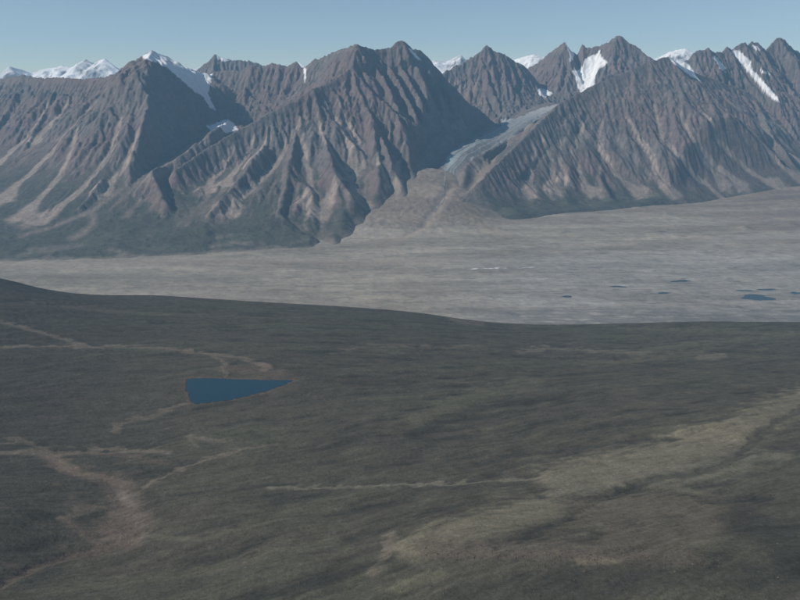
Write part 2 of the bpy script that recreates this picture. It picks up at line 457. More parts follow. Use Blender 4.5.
L, W, M, P3, P4, R, Q, F0 = range(8)
CH = [
    # left massif
    chain([(-130, 100, 10500), (-60, 92, 9900), (0, 80, 9300), (25, 76, 9100), (40, 79, 9000), (60, 79, 8850), (85, 80, 8700), (105, 78, 8550), (125, 70, 8400), (145, 61, 8300)], .74, L, lock=True),
    chain([(145, 61, 8300), (148, 100, 7700), (146, 130, 7300), (152, 165, 6880), (166, 195, 6480)], .66, L, east=.80),
    chain([(147, 60, 8320), (152, 53, 8700), (165, 56, 9050), (182, 68, 9400), (215, 77, 9700)], .36, L, lock=True),
    chain([(145, 61, 8300), (175, 84, 8430), (195, 100, 8480), (212, 124, 8450)], .78, L),
    chain([(105, 78, 8550), (95, 105, 8150), (82, 140, 7620), (64, 175, 7100), (40, 205, 6650)], .68, L),
    chain([(125, 70, 8400), (126, 105, 7880), (119, 140, 7380), (104, 170, 6930), (80, 198, 6480)], .68, L),
    chain([(60, 79, 8850), (42, 110, 8350), (20, 150, 7700), (0, 182, 7200), (-20, 210, 6700)], .70, L),
    chain([(25, 76, 9100), (4, 110, 8600), (-25, 150, 7900), (-50, 185, 7300)], .70, L),
    chain([(-60, 92, 9900), (-90, 125, 9000), (-120, 165, 8200)], .70, L),
    # cirque headwall between
    chain([(212, 74, 9800), (228, 71, 9800), (240, 72, 9750), (252, 66, 9700), (262, 68, 9700), (272, 64, 9700), (280, 66, 9650), (286, 67, 9650), (296, 63, 9600), (304, 69, 9550), (312, 62, 9450), (335, 53, 9200), (350, 48, 8900), (357, 45.5, 8750)], 1.0, W, lock=True),
    chain([(272, 64, 9700), (270, 85, 9480), (262, 105, 9280)], 1.05, W),
    chain([(240, 72, 9750), (238, 95, 9500), (230, 116, 9250)], 1.05, W),
    chain([(252, 66, 9700), (253, 90, 9450), (248, 112, 9250)], 1.15, W),
    chain([(286, 67, 9650), (284, 88, 9400), (276, 104, 9200)], 1.1, W),
    chain([(296, 63, 9600), (298, 85, 9300), (292, 98, 9120)], 1.05, W),
    chain([(196, 72, 11200), (208, 62, 11200), (215, 55, 11200), (221, 58, 11200), (232, 61, 11200), (248, 61.5, 11200), (262, 66, 11200), (280, 70, 11200)], .9, W, lock=True),
    # middle massif
    chain([(357, 45.5, 8750), (366, 48, 8850), (378, 51, 8950), (390, 48, 9000), (395, 43, 9030), (402, 41, 9060), (408, 45, 9150), (413, 51, 9200), (418, 50, 9250), (424, 54, 9350), (432, 63, 9450), (440, 72, 9480), (452, 86, 9510), (470, 104, 9550), (488, 117, 9600), (501, 126, 9620)], 1.45, M, lock=True),
    chain([(378, 51, 8950), (397, 80, 8680), (412, 110, 8380), (424, 140, 8090)], 1.3, M, east=1.75),
    chain([(402, 41, 9060), (420, 76, 8850), (436, 105, 8620), (447, 130, 8450)], 1.3, M, east=1.75),
    chain([(432, 63, 9450), (446, 92, 9200), (460, 115, 9020)], 1.3, M, east=1.75),
    chain([(357, 45.5, 8750), (352, 68, 8500), (358, 90, 8250), (372, 112, 7980), (385, 140, 7620), (395, 160, 7350), (402, 176, 7130)], .72, M, east=1.3, lock=True, fade=110),
    chain([(352, 68, 8500), (335, 80, 8330), (322, 87, 8200), (312, 90, 8100), (295, 102, 7960), (270, 114, 7800), (240, 130, 7620), (205, 150, 7330), (175, 170, 7000)], 1.25, M, east=.68, lock=True),
    chain([(312, 90, 8100), (321, 116, 7800), (328, 142, 7440), (334, 162, 7150), (352, 190, 6750)], .66, M),
    chain([(312, 90, 8100), (296, 122, 7720), (290, 150, 7350), (285, 180, 6900), (278, 205, 6500)], .62, M),
    chain([(270, 114, 7800), (262, 140, 7420), (245, 165, 7040), (225, 188, 6700), (205, 210, 6350)], .58, M),
    chain([(372, 112, 7980), (380, 150, 7420), (379, 180, 7020), (368, 214, 6600)], .68, M, 150),
    chain([(334, 162, 7150), (344, 200, 6650), (346, 230, 6250)], .6, M, 150),
    chain([(366, 48, 8850), (384, 80, 8560), (398, 112, 8230), (410, 145, 7900)], 1.25, M, east=1.75),
    chain([(390, 48, 9000), (408, 78, 8770), (424, 110, 8480), (436, 140, 8220)], 1.3, M, east=1.75),
    chain([(418, 50, 9250), (433, 82, 9050), (447, 108, 8850), (458, 128, 8680)], 1.3, M, east=1.75),
    # peak over the glacier
    chain([(438, 76, 10500), (450, 70, 10600), (465, 62, 10700), (475, 57, 10730), (480, 52, 10750), (487, 45, 10800), (493, 51, 10800), (500, 54, 10800), (510, 58, 10850), (516, 62, 10850), (525, 68, 10900), (535, 79, 11000), (546, 92, 11000)], .95, P3, lock=True),
    chain([(487, 45, 10800), (488, 72, 10500), (497, 96, 10280), (506, 116, 10080)], 1.0, P3),
    chain([(465, 62, 10700), (466, 85, 10400), (474, 105, 10150)], 1.05, P3),
    chain([(516, 62, 10850), (524, 88, 10600), (532, 106, 10420)], 1.05, P3),
    # peak with the hanging glacier
    chain([(515, 78, 11900), (530, 68, 11700), (545, 58, 11600), (556, 49, 11500), (565, 43, 11420), (570, 50, 11450), (577, 56, 11450), (582, 46, 11450), (590, 49, 11420), (600, 47, 11400), (610, 42, 11300), (617, 36, 11230), (622, 38, 11220), (628, 43, 11200), (640, 50, 11150), (650, 58, 11050), (668, 70, 11000)], .95, P4, lock=True),
    chain([(565, 43, 11420), (562, 66, 11050), (556, 88, 10750), (553, 101, 10600)], .95, P4),
    chain([(565, 43, 11420), (573, 66, 11080), (577, 85, 10850)], 1.1, P4),
    chain([(640, 50, 11150), (622, 66, 10800), (602, 74, 10600), (597, 84, 10450)], .9, P4),
    # right hand massif, front
    chain([(452, 205, 7000), (476, 184, 7300), (511, 151, 7900), (545, 118, 8450), (560, 104, 8700), (580, 93, 8920), (596, 85, 9050), (620, 75, 9200), (648, 63, 9380), (668, 57, 9520), (680, 66, 9750), (700, 76, 10000), (725, 84, 10150), (752, 94, 10300)], .74, R, 140, lock=True),
    chain([(560, 104, 8700), (552, 128, 8300), (540, 155, 7850), (536, 185, 7400)], .70, R, 120),
    chain([(596, 85, 9050), (588, 112, 8650), (572, 142, 8150), (566, 170, 7720), (568, 195, 7350)], .70, R, 120),
    chain([(620, 75, 9200), (619, 105, 8800), (606, 135, 8330), (600, 160, 7980), (616, 190, 7560)], .70, R, 120),
    chain([(645, 65, 9370), (636, 100, 8950), (634, 130, 8580), (645, 165, 8150), (660, 195, 7760)], .70, R, 120),
    chain([(668, 57, 9520), (669, 95, 9060), (676, 130, 8700), (696, 175, 8230), (712, 202, 7930)], .70, R, 120),
    chain([(690, 71, 9880), (702, 110, 9080), (716, 145, 8600), (738, 180, 8170), (752, 198, 8000)], .70, R, 120),
    chain([(712, 80, 10080), (734, 120, 9150), (755, 152, 8700), (780, 184, 8290)], .70, R, 120),
    chain([(752, 94, 10300), (774, 130, 9300), (794, 158, 8900), (820, 188, 8480)], .72, R, 120),
    # right hand skyline peaks
    chain([(660, 66, 10500), (684, 64, 10500), (694, 54, 10550), (700, 50, 10600), (708, 49, 10620), (714, 54, 10700), (722, 53, 10750), (727, 48, 10800), (732, 51, 10850), (738, 46, 10880), (744, 43, 10900), (747, 46, 10950), (752, 42.5, 11000), (758, 44, 11020), (766, 52, 11100), (772, 44, 11180), (779, 38, 11220), (784, 41, 11300), (791, 48, 11400), (800, 54, 11500), (830, 58, 11800), (880, 48, 12000), (940, 60, 12500)], .92, Q, lock=True),
    chain([(708, 49, 10620), (716, 70, 10300), (724, 84, 10160)], .95, Q),
    chain([(744, 43, 10900), (756, 72, 10550), (754, 92, 10320)], .95, Q),
    chain([(779, 38, 11220), (782, 72, 10850), (790, 105, 10450), (818, 145, 9850), (840, 170, 9450)], .85, Q),
    chain([(830, 58, 11800), (840, 95, 11200), (865, 140, 10400)], .85, Q),
]
DX = 10.0
GX0, GX1, GY0, GY1 = -7400, 7600, 5200, 12600
nx = int((GX1 - GX0) / (2 * DX)) + 1; ny = int((GY1 - GY0) / (2 * DX)) + 1
gx, gy = np.meshgrid(np.linspace(GX0, GX1, nx), np.linspace(GY0, GY1, ny))
wx = gx + 55 * fbm(gx / 420, gy / 420, 51, 3)
wy = gy + 55 * fbm(gx / 420, gy / 420, 61, 3)
Z = np.full(gx.shape, -400.0); ID = np.zeros(gx.shape, np.int8); bestz = np.full(gx.shape, -1e9)
for ch in CH:
    reach = 2600
    x0, x1 = ch['w'][:, 0].min() - reach, ch['w'][:, 0].max() + reach
    y0, y1 = ch['w'][:, 1].min() - reach, ch['w'][:, 1].max() + reach
    j0, j1 = np.searchsorted(gx[0], [x0, x1]); i0, i1 = np.searchsorted(gy[:, 0], [y0, y1])
    sl = (slice(i0, i1), slice(j0, j1))
    near = 1  # keep crests exactly where they were measured, warp only further down
    d0, _, _ = seg_dist(gx[sl], gy[sl], ch['w'])
    k = sstep(40, 260, d0)
    d, t, h = seg_dist(gx[sl] + k * (wx[sl] - gx[sl]), gy[sl] + k * (wy[sl] - gy[sl]), ch['w'])
    s = ch['s']
    if ch['east'] is not None:
        e = side_of(gx[sl], gy[sl], ch['w'])
        s = s + (ch['east'] - s) * sstep(-.6, .6, e / (d + 40))
    if ch['m'] == L and np.isscalar(s) and s < .4:
        drop_k = 1.0 * np.maximum(d - 330, 0)
    else:
        drop_k = 0
    drop = drop_k + s * d + .16 * 90 * (1 - np.exp(-d / 90))
    zc = h - drop - (0 if ch['lock'] else ((70 if ch['w'][0, 0] < 3000 else (140 if ch['w'][0, 0] < 3450 else 20)) if ch['m'] == R else (-50 if ch['east'] and ch['s'] > 1.2 else 20))) * sstep(0, .25, t) * (1 + t)
    ft = ch['foot']
    zc = np.where(zc < ft, ft * np.exp((zc - ft) / ft), zc)
    m = zc > bestz[sl]
    ID[sl] = np.where(m, ch['m'], ID[sl]); bestz[sl] = np.maximum(bestz[sl], zc)
    Z[sl] = smax(Z[sl], zc, 14.0)

ZVg = ZV_base(gx, gy)
# valley lines (carved): px, py, D
def carve(pts, k, w):
    global Z
    P = np.array(pts, float); Pw = at_D(P[:, 0], P[:, 1], P[:, 2])
    d, t, h = seg_dist(gx, gy, Pw)
    kk = k + (1.7 - k) * sstep(.3, -.3, side_of(gx, gy, Pw) / (d + 30)) * sstep(.75, .45, t)   # keep the pyramid's own flank
    Z = np.where(d < w, smin(Z, h + kk * np.maximum(d - 25, 0), 25), Z)
carve([(226, 126, 9000), (205, 138, 8300), (180, 156, 7600), (140, 178, 7000), (105, 205, 6350), (60, 235, 5850)], .85, 9000)
def carve_flat(pts, half, k, w):
    global Z
    P = np.array(pts, float); Pw = at_D(P[:, 0], P[:, 1], P[:, 2])
    d, t, h = seg_dist(gx, gy, Pw)
    hw = np.interp(t, np.linspace(0, 1, len(half)), half)
    Z = np.where(d < w, smin(Z, h + k * np.maximum(d - hw, 0) ** 1.0, 30), Z)
    return d, hw, h
BASE = [(-200, 268), (0, 259), (100, 256.5), (200, 252.5), (300, 248), (335, 246), (350, 236), (368, 222), (388, 204), (406, 187), (430, 184), (470, 196), (486, 220), (495, 221), (560, 214.5), (640, 207.5), (720, 199), (800, 186), (950, 178)]
bw = np.array([march_v for march_v in (at_z(a, b, 0) for a, b in BASE)])
for it in range(12):   # slide every base point down its ray on to the valley surface
    zz = ZV_plain(bw[:, 0], bw[:, 1])
    bw = .5 * bw + .5 * np.array([at_z(a, b, min(float(q), 900)) for (a, b), q in zip(BASE, zz)])
ub = bw[:, 0] / bw[:, 1]
Yb = np.interp(gx / gy, ub, bw[:, 1])
sb = gy - Yb
lf = sstep(.02, -.12, gx / gy)                       # the green benches on the left rise gently, the right front is abrupt
up = ZV_plain(gx, gy) + sb * (.50 - .20 * lf) + np.maximum(sb - 250, 0) * .6
ppx = 400 + FPX * gx / (gy * CP + CAM_Z * SP * .6)
mouth = sstep(420, 432, ppx) * sstep(488, 476, ppx)
up = up + 900 * mouth
Z = smin(Z, up, 20)
Z = np.where((lf > 0), smax(Z, ZVg + np.minimum(sb * .20, 170 + .03 * sb) * lf - 400 * (1 - lf), 25), Z)
Z = np.where((sb < 0) & (mouth < .5), np.minimum(Z, ZVg + sb * .3), Z)
Z = np.where((sb < -250), np.minimum(Z, ZVg - 20), Z)
gl_path = [(556, 105, 10250), (545, 109, 10050), (522, 120, 9700), (500, 134, 9250), (478, 147, 8700), (458, 160, 8250), (444, 176, 7850), (438, 196, 7350)]
d, hw, h = carve_flat(gl_path, [130, 150, 170, 190, 190, 170, 150, 150], 2.1, 9000)
Z = np.where(d < hw + 40, smax(Z, h - 6 + 14 * (1 - (d / (hw + 40)) ** 2), 12), Z)

Z = upsample2(Z); Z0id = np.repeat(np.repeat(ID, 2, 0), 2, 1)[:Z.shape[0], :Z.shape[1]]
ny, nx = Z.shape
gx, gy = np.meshgrid(np.linspace(GX0, GX1, nx), np.linspace(GY0, GY1, ny))
ZVg = upsample2(ZVg)
gd, _, gh = seg_dist(gx[::2, ::2], gy[::2, ::2], at_D(*np.array(gl_path, float).T))
gd = upsample2(gd)

px0, py0 = proj(gx, gy, Z)
elev = Z - ZVg
act = sstep(0, 250, elev) * sstep(190, 330, gd)
rocky = sstep(450, 1000, Z)
Z = Z + act * (36 * fbm(gx / 330, gy / 330, 71, 5, .58) + rocky * 32 * fbm(gx / 150, gy / 150, 81, 4, .62, ridged=True))

# ---- gullies traced in the photograph: px polyline, carve depth, width, scree strength
GUL = [
    [(533, 132), (534, 150), (531, 170), (529, 196)], [(540, 124), (546, 142), (551, 156), (552, 172), (553, 192)],
    [(558, 128), (561, 145), (562, 165), (563, 182)], [(587, 118), (578, 132), (573, 146), (578, 160), (582, 172), (586, 186), (598, 198)],
    [(604, 115), (598, 132), (604, 150), (616, 168), (632, 188), (645, 200)], [(622, 108), (640, 132), (653, 148), (655, 164), (664, 184), (680, 199)],
    [(652, 95), (656, 112), (664, 132), (680, 150), (692, 166), (706, 182), (722, 198), (738, 205)],
    [(690, 120), (702, 140), (716, 160), (735, 182), (745, 190)], [(700, 105), (718, 134), (732, 148), (752, 170), (768, 182), (786, 187)],
    [(735, 110), (752, 130), (772, 150), (788, 168), (806, 180)], [(680, 105), (690, 130), (702, 150), (716, 172), (728, 190)],
    [(762, 112), (780, 140), (798, 158), (815, 172)],
    [(313, 101), (288, 132), (272, 162), (255, 178), (240, 193), (222, 215)], [(303, 118), (302, 135), (309, 166), (311, 185), (304, 202)],
    [(316, 105), (326, 135), (337, 153), (349, 171), (356, 188), (360, 200)], [(335, 90), (345, 112), (361, 138), (366, 152), (349, 172), (330, 192), (314, 216)],
    [(258, 128), (243, 152), (232, 172), (222, 184)], [(236, 140), (222, 160), (212, 176), (205, 190)], [(272, 125), (262, 140), (252, 158)],
    [(325, 95), (345, 125), (352, 150), (355, 165)],
    [(133, 90), (122, 108), (112, 138), (100, 162), (84, 187), (56, 210), (28, 228)], [(112, 82), (98, 94), (71, 120), (54, 141), (37, 166), (17, 187), (-2, 204)],
    [(80, 118), (68, 150), (56, 175), (38, 199), (18, 224)], [(50, 95), (30, 125), (12, 150), (-8, 172)],
    [(140, 120), (128, 150), (112, 178), (98, 192)], [(75, 90), (50, 118), (30, 142)],
    [(400, 150), (396, 165), (400, 180), (398, 192)], [(375, 150), (385, 168), (395, 190)],
]
def march(pts, Zs):
    """drop photo pixels on to the heightfield"""
    P = np.array(pts, float)
    x, y, z = ray(P[:, 0], P[:, 1])
    Ds = np.arange(5300, 12400, 8.0)
    out = []
    for a, b, c_ in zip(x, y, z):
        t = Ds / b
        X = a * t; Zr = CAM_Z + c_ * t
        i = np.clip(((Ds - GY0) / DX).astype(int), 0, ny - 1); j = np.clip(((X - GX0) / DX).astype(int), 0, nx - 1)
        hit = np.nonzero(np.maximum(Zs[i, j], ZVg[i, j]) > Zr)[0]
        k = hit[0] if len(hit) else len(Ds) - 1
        out.append((X[k], Ds[k]))
    return np.array(out)
SC = np.zeros(Z.shape)          # scree amount
Zb = blur(Z, 6)
wn = 22 * fbm(gx / 160, gy / 160, 91, 3)
for g in GUL:
    Pw = march(g, Zb)
    # densify so that the chute hugs the slope
    x0, x1 = Pw[:, 0].min() - 260, Pw[:, 0].max() + 260; y0, y1 = Pw[:, 1].min() - 260, Pw[:, 1].max() + 260
    j0, j1 = np.clip([int((x0 - GX0) / DX), int((x1 - GX0) / DX)], 0, nx - 1); i0, i1 = np.clip([int((y0 - GY0) / DX), int((y1 - GY0) / DX)], 0, ny - 1)
    sl = (slice(i0, i1), slice(j0, j1))
    d, t, _ = seg_dist(gx[sl] + wn[sl], gy[sl] + wn[sl][::-1][:, ::1] * .5, Pw)
    fan = sstep(.72, 1.0, t)
    width = 18 + 20 * t + 72 * fan
    depth = 30 * sstep(0, .2, t) * (1 - .95 * sstep(.6, .85, t))
    Z[sl] -= depth * np.exp(-(d / (60 + 30 * t)) ** 2)
    Z[sl] += 10 * fan * np.exp(-(d / 90) ** 2)
    SC[sl] = np.maximum(SC[sl], sstep(0, .12, t) * np.exp(-(d / width) ** 2) * (1 - .6 * sstep(.97, 1.0, t)))

# ---- droplet erosion: gullies, ribs and talus
def erode(Z, dx, n, steps, batches, mask, K=5.0, ero=.35, dep=.25, cap_d=.12, seed=1):
    r = np.random.default_rng(seed)
    H = Z / dx
    n_y, n_x = H.shape
    flow = np.zeros(H.size)
    src = np.nonzero(mask.ravel())[0]
    for b in range(batches):
        s = r.choice(src, n)
        px = (s % n_x) + r.random(n) * .98; py = (s // n_x) + r.random(n) * .98
        dxv = np.zeros(n); dyv = np.zeros(n); vel = np.ones(n); wat = np.ones(n); sed = np.zeros(n)
        for it in range(steps):
            px = np.clip(px, 1, n_x - 3); py = np.clip(py, 1, n_y - 3)
            ix = px.astype(np.int64); iy = py.astype(np.int64); fx = px - ix; fy = py - iy
            idx = iy * n_x + ix
            Hf = H.ravel()
            a = Hf[idx]; bb = Hf[idx + 1]; c = Hf[idx + n_x]; d = Hf[idx + n_x + 1]
            g_x = (bb - a) * (1 - fy) + (d - c) * fy
            g_y = (c - a) * (1 - fx) + (d - bb) * fx
            h0 = a * (1 - fx) * (1 - fy) + bb * fx * (1 - fy) + c * (1 - fx) * fy + d * fx * fy
            dxv = dxv * .1 - g_x * .9; dyv = dyv * .1 - g_y * .9
            ln = np.hypot(dxv, dyv) + 1e-9
            dxv /= ln; dyv /= ln
            npx = np.clip(px + dxv, 1, n_x - 3); npy = np.clip(py + dyv, 1, n_y - 3)
            jx = npx.astype(np.int64); jy = npy.astype(np.int64); ex = npx - jx; ey = npy - jy
            jd = jy * n_x + jx
            h1 = Hf[jd] * (1 - ex) * (1 - ey) + Hf[jd + 1] * ex * (1 - ey) + Hf[jd + n_x] * (1 - ex) * ey + Hf[jd + n_x + 1] * ex * ey
            dh = h1 - h0
            cap = np.maximum(-dh - .18, .01) * vel * wat * K
            amt = np.where(dh > 0, -np.minimum(dh, sed), np.where(sed > cap, -(sed - cap) * dep, np.minimum((cap - sed) * ero, -dh * .5)))
            sed = sed + amt
            w4 = np.concatenate([(1 - fx) * (1 - fy), fx * (1 - fy), (1 - fx) * fy, fx * fy])
            i4 = np.concatenate([idx, idx + 1, idx + n_x, idx + n_x + 1])
            dl = np.bincount(i4, w4 * np.tile(amt, 4), H.size)
            H = H - np.clip(dl, -cap_d, cap_d).reshape(H.shape)
            flow += np.bincount(idx, wat, H.size)
            vel = np.sqrt(np.clip(vel * vel - dh * 4, .05, 9)); wat = wat * .985
            px, py = npx, npy
        H = H * .85 + blur(H) * .15
    return H * dx, flow.reshape(H.shape)

inview = (np.abs(gx) < .60 * gy + 350)
mk = (elev > 90) & (gd > 230) & inview
# broad pass first, then finer ones
def er_pass(Z, k, n, steps, batches, lo, hi, **kw):
    q = Z[::k, ::k].copy()
    e, f = erode(q, k * DX, n, steps, batches, mk[::k, ::k], **kw)
    dz = np.clip(e - q, lo, hi)
    while k > 1:
        dz = upsample2(dz); f = upsample2(f); k //= 2
    n0, n1 = min(Z.shape[0], dz.shape[0]), min(Z.shape[1], dz.shape[1])
    Z = Z.copy(); Z[:n0, :n1] += dz[:n0, :n1] * er_w[:n0, :n1]
    F = np.zeros(Z.shape); F[:n0, :n1] = f[:n0, :n1]
    return Z, F
er_w = np.where(Z0id == R, .5, np.where((Z0id == M) & (gx / gy < -.035), .65, np.where(Z0id == L, .7, 1.0)))
for _ in range(6): er_w = blur(er_w, 4)
Z, fl0 = er_pass(Z, 4, 9000, 50, 6, -42, 30, K=4.0, seed=2)
# hold the measured crest lines
for ch in CH:
    if not ch['lock']: continue
    x0, x1 = ch['w'][:, 0].min() - 200, ch['w'][:, 0].max() + 200
    y0, y1 = ch['w'][:, 1].min() - 200, ch['w'][:, 1].max() + 200
    j0, j1 = np.searchsorted(gx[0], [x0, x1]); i0, i1 = np.searchsorted(gy[:, 0], [y0, y1])
    sl = (slice(i0, i1), slice(j0, j1))
    if Z[sl].size == 0: continue
    jn = 9 * fbm(gx[sl] / 60, gy[sl] / 60, 401, 3)
    d, t, h = seg_dist(gx[sl] + 1.5 * jn, gy[sl] - 1.5 * jn, ch['w'])
    if ch['lock']:
        Z[sl] = np.where(d < 170, smax(Z[sl], h + 14 - 1.05 * d + jn - ch['fade'] * sstep(.3, .7, t), 8), Z[sl])
Z, fl1 = er_pass(Z, 2, 24000, 60, 6, -34, 24, K=4.5, seed=3)
Z, fl2 = er_pass(Z, 1, 80000, 50, 4, -15, 10, K=4.0, seed=5)
fl = blur(fl0, 2) / 14 + blur(fl1, 1) / 7 + blur(fl2, 1) / 3
# smooth talus towards the valley floor
low = sstep(240, 40, Z - ZVg) * sstep(-.13, -.06, gx / gy)
Zl = blur(Z, 30)
Z = Z + (Zl - Z) * low
sbf = gy - np.interp(gx / gy, ub, bw[:, 1])
pl = sstep(420, 60, sbf) * sstep(.115, .15, gx / gy)
Z = Z + (ZV_plain(gx, gy) - 3 + .40 * sbf + .0006 * np.maximum(sbf, 0) ** 2 - Z) * .8 * pl
# craggy fine relief up high
steep = np.hypot(*np.gradient(Z, DX))
crag = sstep(500, 1050, Z) * sstep(180, 300, gd)
Z = Z + crag * np.where(Z0id == R, .6, np.where((Z0id == P3) | (Z0id == P4) | (Z0id == Q) | (Z0id == W), 1.7, 1.0)) * (15 * fbm(gx / 120, gy / 120, 101, 4, .62, ridged=True) + 6 * fbm(gx / 30, gy / 30, 111, 2))
for ch in CH:
    if not ch['lock'] or ch['fade']: continue
    x0, x1 = ch['w'][:, 0].min() - 120, ch['w'][:, 0].max() + 120
    y0, y1 = ch['w'][:, 1].min() - 120, ch['w'][:, 1].max() + 120
    j0, j1 = np.searchsorted(gx[0], [x0, x1]); i0, i1 = np.searchsorted(gy[:, 0], [y0, y1])
    sl = (slice(i0, i1), slice(j0, j1))
    if Z[sl].size == 0: continue
    jn = fbm(gx[sl] / 70, gy[sl] / 70, 431, 3, .65)
    d, t, h = seg_dist(gx[sl] + 16 * jn, gy[sl] - 16 * jn, ch['w'])
    Z[sl] = np.where(d < 100, smax(Z[sl], h - 8 - 1.3 * d + 42 * jn, 6), Z[sl])
# the foothills: rumpled, gently benched ground
fh = sstep(330, 120, Z) * sstep(-2, 30, Z - ZVg)
Z = Z + fh * (12 * fbm(gx / 210, gy / 90, 121, 4) + 4 * fbm(gx / 60, gy / 40, 131, 2))

# ---- snow and ice: photo outlines -> patches of terrain (their own objects)
SNOW = [
    ('snowfield', 'smooth white snowfield curving down behind the left pyramid peak', (8250, 10200), [(141, 57), (147, 53), (155, 50), (163, 53), (175, 59), (185, 66), (192, 70), (213, 70), (211, 82), (208, 95), (213, 105), (216, 111), (210, 108), (204, 97), (195, 92), (187, 85), (178, 77), (170, 70), (160, 64), (150, 61)]),
    ('snow_patch', 'small bright snow patch on the floor of the left cirque', (8000, 9700), [(206, 126), (215, 124), (222, 121), (228, 119), (234, 124), (239, 130), (228, 133), (213, 133)]),
    ('hanging_glacier', 'white hanging glacier in the hollow below the highest right peak', (9900, 11800), [(572, 70), (576, 71), (582, 68), (584, 60), (590, 56), (597, 54), (600, 50), (601, 57), (608, 62), (603, 67), (598, 70), (595, 76), (596, 85), (589, 88), (581, 94), (577, 86), (575, 76)]),
    ('snow_patch', 'thin snow streak on the sharp peak left of the hanging glacier', (10800, 11800), [(565, 42), (569, 46), (575, 53), (573, 59), (570, 62), (569, 53)]),
    ('snow_patch', 'low snow patch beside the upper end of the valley glacier', (10000, 11600), [(537, 90), (541, 88), (547, 90), (554, 94), (546, 97), (540, 96)]),
    ('snow_strip', 'pale snow strip slanting down from the rounded right shoulder', (9300, 10900), [(668, 56), (676, 55), (690, 66), (697, 77), (702, 82), (693, 78), (683, 71), (672, 62)]),
    ('snow_strip', 'long narrow snow chute on the peaks at the far right', (9900, 11500), [(731, 51), (738, 50), (745, 56), (750, 61), (752, 69), (765, 83), (775, 94), (780, 102), (772, 99), (762, 89), (752, 77), (744, 67), (737, 59)]),
    ('snow_patch', 'little snow dash left of the long narrow snow chute', (10000, 11200), [(713, 55), (718, 58), (726, 69), (722, 71), (717, 64)]),
    ('snow_patch', 'snow dash on the jagged crest near the right edge', (10500, 11500), [(752, 45), (758, 47), (761, 51), (755, 50)]),
    ('snow_patch', 'small snow patch right of the long narrow chute', (10000, 11500), [(759, 69), (767, 72), (770, 75), (762, 73)]),
    ('snow_patch', 'snow sliver below the tallest middle summit', (8900, 9800), [(408, 48), (412, 50), (417, 55), (421, 60), (418, 60), (413, 55)]),
    ('snow_patch', 'snow ledge low on the ridge right of the middle summit', (9000, 9800), [(424, 70), (430, 71), (437, 73), (430, 74)]),
    ('snow_patch', 'narrow snow in the notch of the cirque headwall', (8900, 9900), [(303.5, 68), (306, 69), (306.3, 76), (305, 84), (304, 76)]),
    ('snow_patch', 'small snow tip on the dark peak behind the cirque', (10900, 11700), [(216, 54), (221, 57), (230, 61), (224, 62), (217, 59)]),
]
GLAC = [(443, 169), (447, 157), (455, 148), (465, 143), (480, 137), (490, 132), (500, 128), (502, 124), (500, 119), (515, 119), (530, 112), (545, 107), (560, 104), (552, 111), (540, 119), (525, 128), (510, 139), (495, 147), (480, 154), (468, 162), (458, 172), (452, 178), (446, 174)]
PX, PY = proj(gx, gy, Z)
jit = 1.1 * fbm(gx / 50, gy / 50, 141, 3); jit2 = 1.1 * fbm(gx / 50, gy / 50, 151, 3)
kind = np.full(Z.shape, -1, np.int16)
for k, (nm, lb, (d0, d1), poly) in enumerate(SNOW):
    m = in_poly(PX + jit, PY + jit2, poly) & (gy > d0) & (gy < d1)
    kind[m] = k
Zs = blur(Z, 3)
sm = blur((kind >= 0).astype(float), 1)
Z = np.where(sm > 0, Z * (1 - sm) + (Zs + 4) * sm, Z)
glm = in_poly(PX + 2.2 * jit, PY + 2.2 * jit2, GLAC) & (gd < 420) & (gy > 7600) & (kind < 0)
kind[glm] = 100

# ---- colours
N = grid_normals(gx, gy, Z)
slope = np.degrees(np.arccos(np.clip(N[..., 2], -1, 1)))
n1 = fbm(gx / 900, gy / 900, 161, 4); n2 = fbm(gx / 220, gy / 220, 171, 4); n3 = fbm(gx / 60, gy / 60, 181, 3)
C = np.empty(Z.shape + (3,)); C[:] = (0.160, 0.122, 0.113)                     # red brown rock
C = mix(C, (0.152, 0.134, 0.126), sstep(-.15, .35, n1))                         # grey rock
C = mix(C, (0.172, 0.125, 0.114), .7 * sstep(.0, .45, n2) * sstep(.2, -.3, n1)) # rusty bands
strata = perlin(Z / 38 + 1.5 * n2, gx / 2500, 191)
C = mix(C, (0.105, 0.098, 0.098), .55 * sstep(.1, .5, strata + .5 * n3) * sstep(28, 42, slope))
veg = sstep(780, 330, Z + 160 * n2) * sstep(44, 30, slope)
C = mix(C, (0.070, 0.076, 0.064), .9 * veg)
C = mix(C, (0.098, 0.104, 0.076), .6 * fh * sstep(-.1, .4, n2))
flr = np.log1p(fl)
f0, f1 = np.quantile(flr[mk], [.72, .97])
scr = sstep(f0, f1, flr + .25 * n3) * sstep(1350, 700, Z) * (gd > 200)
C = mix(C, (0.225, 0.175, 0.148), .62 * scr)
C = mix(C, (0.315, 0.255, 0.212), .95 * sstep(.12, .65, SC + .18 * n3))
